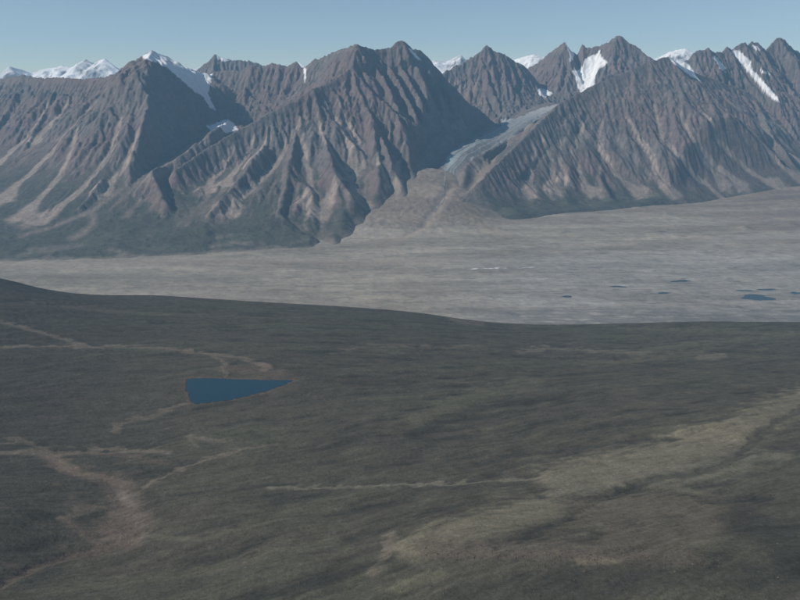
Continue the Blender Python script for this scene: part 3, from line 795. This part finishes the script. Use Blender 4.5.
# bare tan patches in the foothills and the debris trail out of the cirque
def mstroke(pts, w, col, s, asp=1.6):
    global C
    d, t, _ = seg_dist(PX + 2 * n2, (PY + n3) * asp, np.array([(a, b * asp) for a, b in pts]))
    C = mix(C, col, s * np.exp(-(d / w) ** 2) * (gy < 9300))
TAN = (0.24, 0.195, 0.165)
mstroke([(222, 133), (200, 148), (165, 172), (138, 178)], 7, (0.215, 0.18, 0.16), .8)
mstroke([(167, 172), (140, 182), (120, 190), (92, 211), (55, 226), (20, 236)], 3.0, TAN, .8)
mstroke([(92, 212), (93, 224), (82, 234), (70, 239)], 4.0, TAN, .8)
mstroke([(134, 176), (130, 182)], 10, TAN, .8)
mstroke([(220, 205), (212, 217)], 9, TAN, .8); mstroke([(140, 200), (125, 218)], 3, TAN, .6)
mstroke([(30, 250), (80, 245), (20, 255)], 4, (0.2, 0.18, 0.15), .6); mstroke([(110, 250), (130, 254)], 4, (0.2, 0.18, 0.15), .6)
mstroke([(212, 247), (230, 243), (250, 243)], 3.5, (0.21, 0.185, 0.155), .7); mstroke([(215, 238), (230, 235)], 3, (0.2, 0.18, 0.15), .6)
mstroke([(260, 243), (262, 247)], 4, (0.2, 0.18, 0.15), .5); mstroke([(292, 242), (310, 240)], 4, (0.2, 0.18, 0.15), .5)
mstroke([(484, 165), (476, 185), (468, 205), (480, 218)], 12, (0.245, 0.205, 0.168), .85)
apr = sstep(45, 4, Z - ZV_plain(gx, gy) + 26 * n2 + 8 * n3) * sstep(-.13, -.07, gx / gy) * sstep(.11, .07, gx / gy)
C = mix(C, (0.225, 0.186, 0.155), .9 * apr)
apl = sstep(16, 0, Z - ZV_plain(gx, gy) + 14 * n2 + 6 * n3) * sstep(-.06, -.12, gx / gy)
C = mix(C, (0.225, 0.198, 0.162), .8 * apl)
# snow and ice colours
C[kind >= 0] = (0.80, 0.80, 0.79)
tg = np.clip((gy - 7700) / 2600, 0, 1)
ge = side_of(gx[::2, ::2], gy[::2, ::2], at_D(*np.array(gl_path, float).T)); ge = upsample2(ge)
dirt = sstep(-.25, .3, perlin((ge + 22 * n2) / 30, gy / 3500, 201) + .25 * n3 + .15 * sstep(40, -120, ge))
ice = np.empty(Z.shape + (3,)); ice[:] = (0.27, 0.285, 0.285)
ice = mix(ice, (0.135, 0.122, 0.116), .9 * dirt * sstep(1.1, .1, tg))
ice *= (1 + .35 * np.clip(1.6 * fbm(gx / 26, gy / 26, 441, 3, .7), -1, 1))[..., None]
ice = mix(ice, (0.44, 0.43, 0.41), .8 * sstep(.72, .95, tg))
toe = np.exp(-(((PX - 449) / 6) ** 2 + ((PY - 160) / 7) ** 2))
ice = mix(ice, (0.36, 0.43, 0.43), .8 * toe)
C = np.where((kind == 100)[..., None], ice, C)
# rubble below and beside the ice
rub = (gd < 330) & (kind < 0)
C = mix(C, (0.175, 0.150, 0.138), np.where(rub, .9 * sstep(330, 200, gd), 0))

# ---- split into objects
V = np.stack([gx, gy, Z], -1).reshape(-1, 3); Cf = C.reshape(-1, 3); Nf = N.reshape(-1, 3)
Q4 = quads(ny, nx)
vis = ((Z > ZVg - 14) & (np.abs(gx) < .62 * gy + 700))
keep = vis[:-1, :-1] | vis[1:, 1:] | vis[:-1, 1:] | vis[1:, :-1]
fid = Z0id[:-1, :-1]; fk = kind[:-1, :-1]
MNAMES = {L: 'dark pyramid mountain with spurred brown slopes on the left', W: 'steep grey cirque headwall between the left and middle mountains',
          M: 'rugged middle mountain with one lit face and one deeply shadowed face', P3: 'sharp brown rock peak standing above the valley glacier',
          P4: 'jagged peak holding the white hanging glacier', R: 'wide brown mountain front right of the glacier with pale scree chutes',
          Q: 'jagged summits on the skyline at the far right'}
for k, lb in MNAMES.items():
    m = keep & (fid == k) & (fk < 0)
    o = mesh_from_faces('mountain', V, Cf, Nf, Q4[m], MAT_ROCK)
    tag(o, lb, 'mountain', 'structure')
for k, (nm, lb, _, _) in enumerate(SNOW):
    m = keep & (fk == k)
    if m.any():
        tag(mesh_from_faces(nm, V, Cf, Nf, Q4[m], MAT_SNOW), lb, 'glacier' if 'glacier' in nm else 'snow', 'structure')
m = keep & (fk == 100)
tag(mesh_from_faces('glacier', V, Cf, Nf, Q4[m], MAT_ICE), 'grey striped valley glacier flowing down between middle and right mountains', 'glacier', 'structure')

# ================================================================== FAR SNOW RANGE
FAR = [(-260, 80), (-120, 74), (-60, 70), (0, 72), (9, 64), (20, 67), (32, 71), (45, 66), (55, 65), (62, 63), (72, 65), (80, 60), (86, 57), (93, 62), (99, 58), (105, 56), (113, 63), (121, 69),
       (132, 65), (150, 70), (190, 70), (215, 62), (240, 64), (262, 66), (278, 65), (290, 66), (299, 62), (306, 66), (317, 61.5), (330, 66), (380, 68), (420, 66), (434, 60), (446, 61), (455, 57), (461, 54),
       (467, 61), (480, 66), (500, 57), (508, 58), (515, 59), (525, 56), (534, 54), (545, 57), (560, 62), (600, 64), (640, 64), (658, 57), (668, 52), (677, 49.5), (686, 48), (695, 53),
       (705, 60), (760, 64), (800, 62), (860, 56), (960, 64), (1060, 70)]
fw = np.array([at_D(a, b + (2.0 if a < 130 else 0), 14200 + 350 * math.sin(a * .031)) for a, b in FAR])
fx_, fy_ = np.meshgrid(np.linspace(-10500, 10500, 900), np.linspace(12300, 16500, 150))
d, t, h = seg_dist(fx_, fy_, fw)
Zf = h - .62 * d - 20 * (1 - np.exp(-d / 80))
cr = sstep(25, 160, d)
Zf += cr * (120 * fbm(fx_ / 600, fy_ / 600, 211, 5, .55, ridged=True) - 40) + 6 * fbm(fx_ / 80, fy_ / 80, 221, 3)
Zf = np.maximum(Zf, 150)
FPX_, FPY_ = proj(fx_, fy_, Zf)
Nr = grid_normals(fx_, fy_, Zf)
sn = sstep(.55, .68, Nr[..., 2] + .25 * fbm(fx_ / 260, fy_ / 260, 231, 4))
sn = np.where((FPX_ > 0) & (FPX_ < 25), sn * .8, sn)
Cn = np.empty(fx_.shape + (3,)); Cn[:] = (0.14, 0.12, 0.118)
rockzone = sstep(78, 84, FPX_) * sstep(100, 96, FPX_) * .7 + sstep(448, 456, FPX_) * sstep(468, 462, FPX_) * .6
Cn = mix(Cn, (0.80, 0.80, 0.80), np.clip(sn - rockzone * sstep(-.2, .3, fbm(fx_ / 120, fy_ / 120, 241, 3)), 0, 1))
Vf = np.stack([fx_, fy_, Zf], -1).reshape(-1, 3)
Qf = quads(*fx_.shape)
cxp = FPX_[:-1, :-1]
for a, b, lb in ((-9999, 200, 'distant snowy summits on the skyline behind the left ridge'), (200, 425, 'distant white snow tips behind the cirque headwall'),
                 (425, 475, 'distant snowy peak in the gap right of the middle summit'), (475, 600, 'distant white ice cap between the two sharp centre peaks'),
                 (600, 9999, 'distant rounded snow dome behind the right shoulder')):
    m = (cxp >= a) & (cxp < b)
    tag(mesh_from_faces('snow_mountain', Vf, Cn.reshape(-1, 3), Nr.reshape(-1, 3), Qf[m], MAT_ROCK), lb, 'mountain', 'structure')

# ================================================================== FOREGROUND HILLSIDE
fp = [(-150, 640, 640), (0, 610, 600), (200, 610, 592), (400, 610, 615), (600, 610, 655), (800, 610, 672), (950, 640, 700),
      (0, 520, 572), (200, 520, 560), (400, 500, 566), (420, 555, 612), (560, 555, 640), (720, 560, 655), (600, 500, 588), (800, 500, 612),
      (190, 384, 530), (240, 390, 530), (292, 382, 530), (240, 408, 532), (240, 368, 528), (100, 450, 535), (0, 450, 546), (110, 540, 548), (60, 560, 552),
      (400, 440, 536), (600, 440, 541), (800, 420, 548), (700, 400, 520), (0, 380, 548), (0, 330, 542), (150, 340, 505), (400, 380, 502), (600, 370, 442), (800, 370, 432), (950, 430, 560), (-150, 400, 570)]
fwp = [at_z(*p) for p in fp]
EDGE = [(-200, 262, 2900), (-100, 268, 2900), (0, 277, 2900), (40, 287, 2950), (90, 293.5, 3000), (150, 294, 3050), (200, 297, 3100), (280, 302, 3180), (350, 306, 3230), (420, 312, 3280), (470, 319, 3300), (520, 323, 3320), (600, 323, 3320), (700, 320.5, 3320), (800, 321, 3320), (950, 318, 3320)]
fwp += [at_D(*e) for e in EDGE]
fwp = np.array(fwp)
behind = np.array([[-1500, -300, 760], [0, -300, 830], [1500, -300, 860], [-900, 300, 690], [0, 300, 730], [900, 300, 780]])
fall = np.vstack([fwp, behind])
ZH = tps_fit(fall[:, :2], fall[:, 2], lam=1e-4)
ew = np.array([at_D(*e) for e in EDGE])
us = np.concatenate([np.linspace(-1.6, -.66, 50)[:-1], np.linspace(-.66, .66, 860), np.linspace(.66, 1.6, 50)[1:]])
ys = np.concatenate([np.linspace(-900, 560, 60)[:-1], warp_rows(560, 3700, 640), np.linspace(3700, 4500, 24)[1:]])
U, HY = np.meshgrid(us, ys)
HX = U * np.maximum(HY, 0) + U * 400 * sstep(600, -300, HY) * 2
HZ = ZH(HX, HY)
De = np.interp(HX / np.maximum(HY, 1), ew[:, 0] / ew[:, 1], ew[:, 1])
past = np.maximum(HY - De + 60, 0)
HZ -= np.minimum(past, 250) ** 2 * .0012 + np.maximum(past - 250, 0) * .5
HZ = np.maximum(HZ, -30)
LAKE_PX = [(187, 379.5), (192, 378.3), (205, 378), (225, 378.6), (250, 379.6), (272, 379.8), (290, 379.6), (294, 380.4), (287, 384), (277, 388), (265, 391.5), (250, 395.5), (236, 399), (222, 401.2), (208, 403), (197, 404), (191, 401), (189, 396), (186.5, 390), (185.5, 384)]
LZ = 530.0
lp = np.array(LAKE_PX + LAKE_PX[:1])
tl = np.linspace(0, len(LAKE_PX), 8 * len(LAKE_PX), endpoint=False)
lx = np.interp(tl, np.arange(len(lp)), lp[:, 0]); ly = np.interp(tl, np.arange(len(lp)), lp[:, 1])
lake_w = at_z(lx, ly, LZ)
lake_w[:, 0] += 6.0 * fbm(lake_w[:, 0] / 16, lake_w[:, 1] / 16, 451, 3); lake_w[:, 1] += 6.0 * fbm(lake_w[:, 0] / 16, lake_w[:, 1] / 16, 461, 3)
hx, hy = proj(HX, HY, HZ)
okp = (HY > 300)
# relief: rolling swells, lobes dragged across the slope, hummocks
rot = math.radians(24)
ax = HX * math.cos(rot) + HY * math.sin(rot); ay = -HX * math.sin(rot) + HY * math.cos(rot)
wob = 40 * fbm(HX / 300, HY / 300, 301, 3)
n_big = fbm(ax / 420, (ay + wob) / 170, 311, 4)
n_lobe = fbm(ax / 190, (ay + wob) / 46, 321, 4, .55)
n_sm = fbm(ax / 46, (ay + wob) / 19, 331, 3, .6)
far = sstep(3300, 2600, HY)
HZ += far * (7 * n_big + 3.6 * n_lobe + .9 * n_sm) * okp
hx, hy = proj(HX, HY, HZ)

H = np.empty(HX.shape + (3,)); H[:] = (0.086, 0.078, 0.060)
H = mix(H, (0.094, 0.092, 0.065), sstep(-.1, .45, n_big))
H = mix(H, (0.048, 0.049, 0.040), .7 * sstep(.0, .4, -n_lobe))
H = mix(H, (0.112, 0.108, 0.073), .65 * sstep(.12, .45, n_lobe) * sstep(150, 420, hx + (hy - 400) * .4))
H = mix(H, (0.057, 0.055, 0.049), .6 * sstep(220, 40, hx) * sstep(600, 380, hy))
n_str = fbm(ax / 95, (ay + wob) / 11, 341, 4, .6)
n_pat = fbm(HX / 34, HY / 34, 351, 4, .6)
H *= (1 + .26 * np.clip(n_str * 1.6, -1, 1) + .15 * np.clip(n_pat * 1.6, -1, 1))[..., None]
H = mix(H, (0.046, 0.046, 0.039), .4 * sstep(.22, .5, n_pat + .5 * n_str))
swl = np.zeros(HX.shape)
wobx = 8 * n_lobe + 6 * n_sm + 5 * n_pat
def hstroke(pts, w, col, s, dz=0.0, asp=2.2, lo=None):
    """a band of different ground along a traced line; dz sinks or lifts it (metres)"""
    global H, swl
    P = np.array([(a, b * asp) for a, b in pts])
    x0, x1 = P[:, 0].min() - 4 * w, P[:, 0].max() + 4 * w; y0, y1 = (P[:, 1].min() - 4 * w) / asp, (P[:, 1].max() + 4 * w) / asp
    m = (hx > x0) & (hx < x1) & (hy > y0) & (hy < y1) & okp
    if not m.any(): return
    d, t, _ = seg_dist(hx[m] + wobx[m] * .6, (hy[m] + .5 * wobx[m]) * asp, P)
    g = np.exp(-(d / w) ** 2)
    H[m] = mix(H[m], np.asarray(col) * (1 + .25 * np.clip(n_str[m] + n_sm[m], -1, 1))[:, None], np.minimum(1, s * 1.1) * sstep(.1, .9, g + .35 * n_sm[m] + .35 * n_pat[m] + .06))
    swl[m] += dz * g
TANP = (0.168, 0.140, 0.107); RED = (0.128, 0.099, 0.077); GRS = (0.127, 0.122, 0.081); PALE = (0.180, 0.165, 0.120); DARK = (0.039, 0.040, 0.035)
hstroke([(-20, 348), (60, 346), (130, 347), (185, 350), (215, 354), (250, 360), (268, 366)], 3.2, TANP, .75)
hstroke([(-10, 319), (25, 328), (50, 335), (85, 345)], 2.8, TANP, .7)
hstroke([(210, 355), (224, 362), (226, 372), (220, 377)], 2.6, TANP, .6)
hstroke([(232, 368), (255, 371), (280, 374)], 9, RED, .7); hstroke([(255, 363), (268, 366), (262, 370)], 4, (0.195, 0.150, 0.117), .7)
hstroke([(330, 352), (370, 347), (420, 346), (480, 347)], 2.6, TANP, .45)
hstroke([(0, 303), (60, 306), (120, 312), (200, 316), (300, 318)], 3, TANP, .25)
hstroke([(450, 318), (465, 323), (480, 324)], 4, TANP, .6)
hstroke([(520, 352), (545, 348), (570, 349), (610, 352), (650, 354)], 4, PALE, .6)
hstroke([(590, 365), (650, 358), (700, 352)], 5, GRS, .6); hstroke([(700, 358), (722, 355)], 5, PALE, .6)
hstroke([(640, 350), (700, 343), (760, 338), (820, 332)], 4, GRS, .55); hstroke([(620, 328), (700, 331), (800, 334)], 4, GRS, .5)
hstroke([(270, 488), (330, 487), (420, 485), (500, 480), (560, 478), (640, 482)], 3.0, PALE, .75)
hstroke([(120, 500), (140, 489), (165, 473), (210, 458), (240, 450), (275, 444)], 3.0, TANP, .75, -1)
hstroke([(195, 445), (190, 437), (210, 441), (230, 440)], 3, TANP, .5)
hstroke([(188, 402), (170, 408), (150, 417), (120, 424), (115, 432)], 4, TANP, .55)
hstroke([(-10, 446), (20, 440), (50, 450)], 3.5, TANP, .5)
hstroke([(-10, 453), (40, 452), (75, 452), (100, 451), (130, 449), (165, 452)], 6, TANP, .75, -1.5)
hstroke([(100, 453), (140, 458), (165, 462)], 5, RED, .6)
hstroke([(52, 456), (62, 466), (80, 473), (100, 477), (115, 483)], 11, (0.165, 0.128, 0.096), .85, -3)
hstroke([(115, 483), (122, 495), (125, 508), (118, 522), (105, 530), (125, 540), (130, 530), (135, 520)], 19, (0.142, 0.112, 0.088), .8, -2)
hstroke([(118, 488), (128, 503)], 5, (0.195, 0.156, 0.124), .7)
hstroke([(62, 517), (80, 510), (100, 506)], 6, TANP, .6); hstroke([(62, 517), (82, 530), (95, 545)], 5, RED, .75)
hstroke([(140, 535), (110, 547), (80, 554), (40, 565), (10, 578), (-10, 590)], 7, RED, .8, -3)
hstroke([(-10, 560), (15, 567), (30, 570)], 6, RED, .6)
hstroke([(155, 537), (200, 540), (230, 532)], 6, GRS, .5)
# pale grassy swells on the right and the dark channel that cuts them
hstroke([(560, 478), (620, 466), (690, 452), (735, 436), (780, 412), (830, 392)], 24, (0.171, 0.152, 0.105), .9, 3, 1.6)
hstroke([(690, 438), (720, 432), (745, 436)], 16, (0.199, 0.171, 0.114), .8, 3, 1.6)
hstroke([(650, 478), (700, 472), (735, 466)], 18, (0.158, 0.146, 0.104), .85, 2, 1.8); hstroke([(755, 458), (785, 456)], 9, (0.158, 0.146, 0.104), .7)
hstroke([(415, 548), (450, 535), (500, 520), (545, 508)], 22, (0.175, 0.155, 0.105), .9, 2.5, 1.7)
hstroke([(560, 492), (595, 486), (615, 483)], 14, (0.158, 0.146, 0.104), .9, 2)
hstroke([(650, 489), (680, 488), (700, 493)], 9, (0.158, 0.146, 0.104), .6)
hstroke([(500, 548), (530, 535), (565, 520), (600, 503), (622, 489), (660, 480), (700, 474), (738, 460), (752, 444), (775, 425), (820, 400)], 6, DARK, .5, -2.2, 1.6)
hstroke([(622, 489), (660, 491), (720, 500), (770, 498)], 7, DARK, .6, -2)
hstroke([(590, 512), (660, 505), (720, 515), (700, 535), (620, 535)], 24, (0.127, 0.109, 0.078), .8, 1, 1.7)
hstroke([(393, 536), (386, 548), (380, 562), (372, 572)], 6, (0.169, 0.146, 0.104), .7, 0, 1.2)
hstroke([(430, 551), (480, 549), (530, 551), (580, 552), (640, 556), (690, 560)], 15, (0.126, 0.104, 0.079), .7, 1.0, 1.6)
hstroke([(580, 561), (610, 562)], 8, (0.169, 0.143, 0.098), .7)
hstroke([(395, 590), (420, 580), (440, 574)], 9, GRS, .7)
hstroke([(-10, 600), (60, 588), (160, 578), (260, 560), (330, 540)], 12, GRS, .45); hstroke([(250, 600), (330, 575), (390, 560)], 9, DARK, .5)
hstroke([(420, 420), (470, 398), (530, 382)], 14, GRS, .5, 2); hstroke([(410, 435), (450, 418), (500, 405), (560, 398)], 8, DARK, .5)
hstroke([(460, 600), (560, 585), (660, 578), (800, 575)], 22, (0.052, 0.053, 0.044), .6, 0, 1.4)
hstroke([(740, 520), (780, 540), (800, 560)], 22, DARK, .5, 0, 1.4)
HZ += swl
H = H + (H.mean(-1, keepdims=True) * np.array([1.05, 1.02, .88]) - H) * .18      # weathered, muted ground
H *= 1.03
# lake basin
sd = poly_sd(HX, HY, lake_w[:, :2])
lk = 1 - sstep(4, 90, sd)
tz = np.where(sd < 0, LZ - .8 + np.maximum(sd, -30) * .12, LZ + .6 + np.maximum(sd, 0) * .03)
HZ = HZ * (1 - lk) + tz * lk
shore = np.exp(-(np.maximum(sd - 2, 0) / 7) ** 2)
H = mix(H, (0.12, 0.085, 0.066), .8 * shore)
HN = grid_normals(HX, HY, HZ)
Hv = np.stack([HX, HY, HZ], -1).reshape(-1, 3)
hill = mesh_from_faces('hillside', Hv, H.reshape(-1, 3), HN.reshape(-1, 3), quads(*HX.shape).reshape(-1, 4), MAT_TUNDRA)
tag(hill, 'dark olive tundra hillside filling the foreground', 'hillside', 'structure')
sheet('lake', np.column_stack([lake_w[:, :2], np.full(len(lake_w), LZ)]), MAT_LAKE, 'deep blue wedge shaped lake on the dark hillside', 'lake')

# ================================================================== BOULDERS on the bare brow
def hill_z(x, y):
    j = np.interp(x / y, us, np.arange(len(us))); i = np.interp(y, ys, np.arange(len(ys)))
    return HZ[np.round(i).astype(int), np.round(j).astype(int)]
nb = 2600
brow = rng.random(nb) < .4
bpx = np.where(brow, rng.uniform(425, 720, nb), rng.uniform(0, 800, nb))
bpy_ = np.where(brow, 552 + (bpx - 430) * .03 + rng.normal(0, 5, nb), rng.uniform(430, 600, nb))
zz = np.full(nb, 600.)
for it in range(25):
    p = at_z(bpx, bpy_, zz); zz = .5 * zz + .5 * hill_z(p[:, 0], p[:, 1])
p = at_z(bpx, bpy_, zz)
size = .25 + .8 * rng.random(nb) ** 4
ico = np.array([(math.cos(a) * math.cos(e), math.sin(a) * math.cos(e), math.sin(e)) for e in (-.5, .45) for a in np.linspace(0, 2 * np.pi, 5, endpoint=False) + e] + [(0, 0, 1.0)])
fc = [(0, 1, 6, 5), (1, 2, 7, 6), (2, 3, 8, 7), (3, 4, 9, 8), (4, 0, 5, 9), (5, 6, 10, 10), (6, 7, 10, 10), (7, 8, 10, 10), (8, 9, 10, 10), (9, 5, 10, 10)]
bv = []; bf = []
for k in range(nb):
    q = ico * (1 + rng.uniform(-.3, .3, (11, 1))) * size[k] * rng.uniform(.7, 1.3, 3)
    q = q + np.array([p[k, 0], p[k, 1], zz[k] + .15 * size[k]])
    bf += [tuple(11 * k + v for v in dict.fromkeys(f)) for f in fc]
    bv += [tuple(v) for v in q]
me = bpy.data.meshes.new('boulders'); me.from_pydata(bv, [], bf)
cc = np.repeat(np.array([(.12, .095, .08)]) * rng.uniform(.5, 1.5, (nb, 1)), 11, 0)
at_ = me.attributes.new('albedo', 'FLOAT_COLOR', 'POINT')
at_.data.foreach_set('color', np.concatenate([cc, np.ones((len(cc), 1))], 1).astype(np.float32).ravel())
me.materials.append(MAT_TUNDRA)
bo = bpy.data.objects.new('boulders', me); scene.collection.objects.link(bo)
tag(bo, 'small reddish brown boulders strewn over the nearest brow', 'boulders', 'stuff')

# ================================================================== HAZE
bpy.ops.mesh.primitive_cube_add(size=1)
hz = bpy.context.object; hz.name = 'haze'; hz.data.name = 'haze'
x0, x1, y0, y1, z0, z1 = -17000, 17000, -2500, 17500, -40, 2300
hz.scale = (x1 - x0, y1 - y0, z1 - z0); hz.location = ((x0 + x1) / 2, (y0 + y1) / 2, (z0 + z1) / 2)
hm = bpy.data.materials.new('haze'); hm.use_nodes = True
t = hm.node_tree; t.nodes.clear()
ov = t.nodes.new('ShaderNodeOutputMaterial'); pv = t.nodes.new('ShaderNodeVolumePrincipled')
pv.inputs['Color'].default_value = (0.37, 0.70, 0.98, 1)
pv.inputs['Density'].default_value = 3.3e-5
pv.inputs['Anisotropy'].default_value = 0.1
t.links.new(pv.outputs[0], ov.inputs['Volume'])
hz.data.materials.append(hm)
tag(hz, 'thin blue haze filling the air over the valley', 'haze', 'stuff')
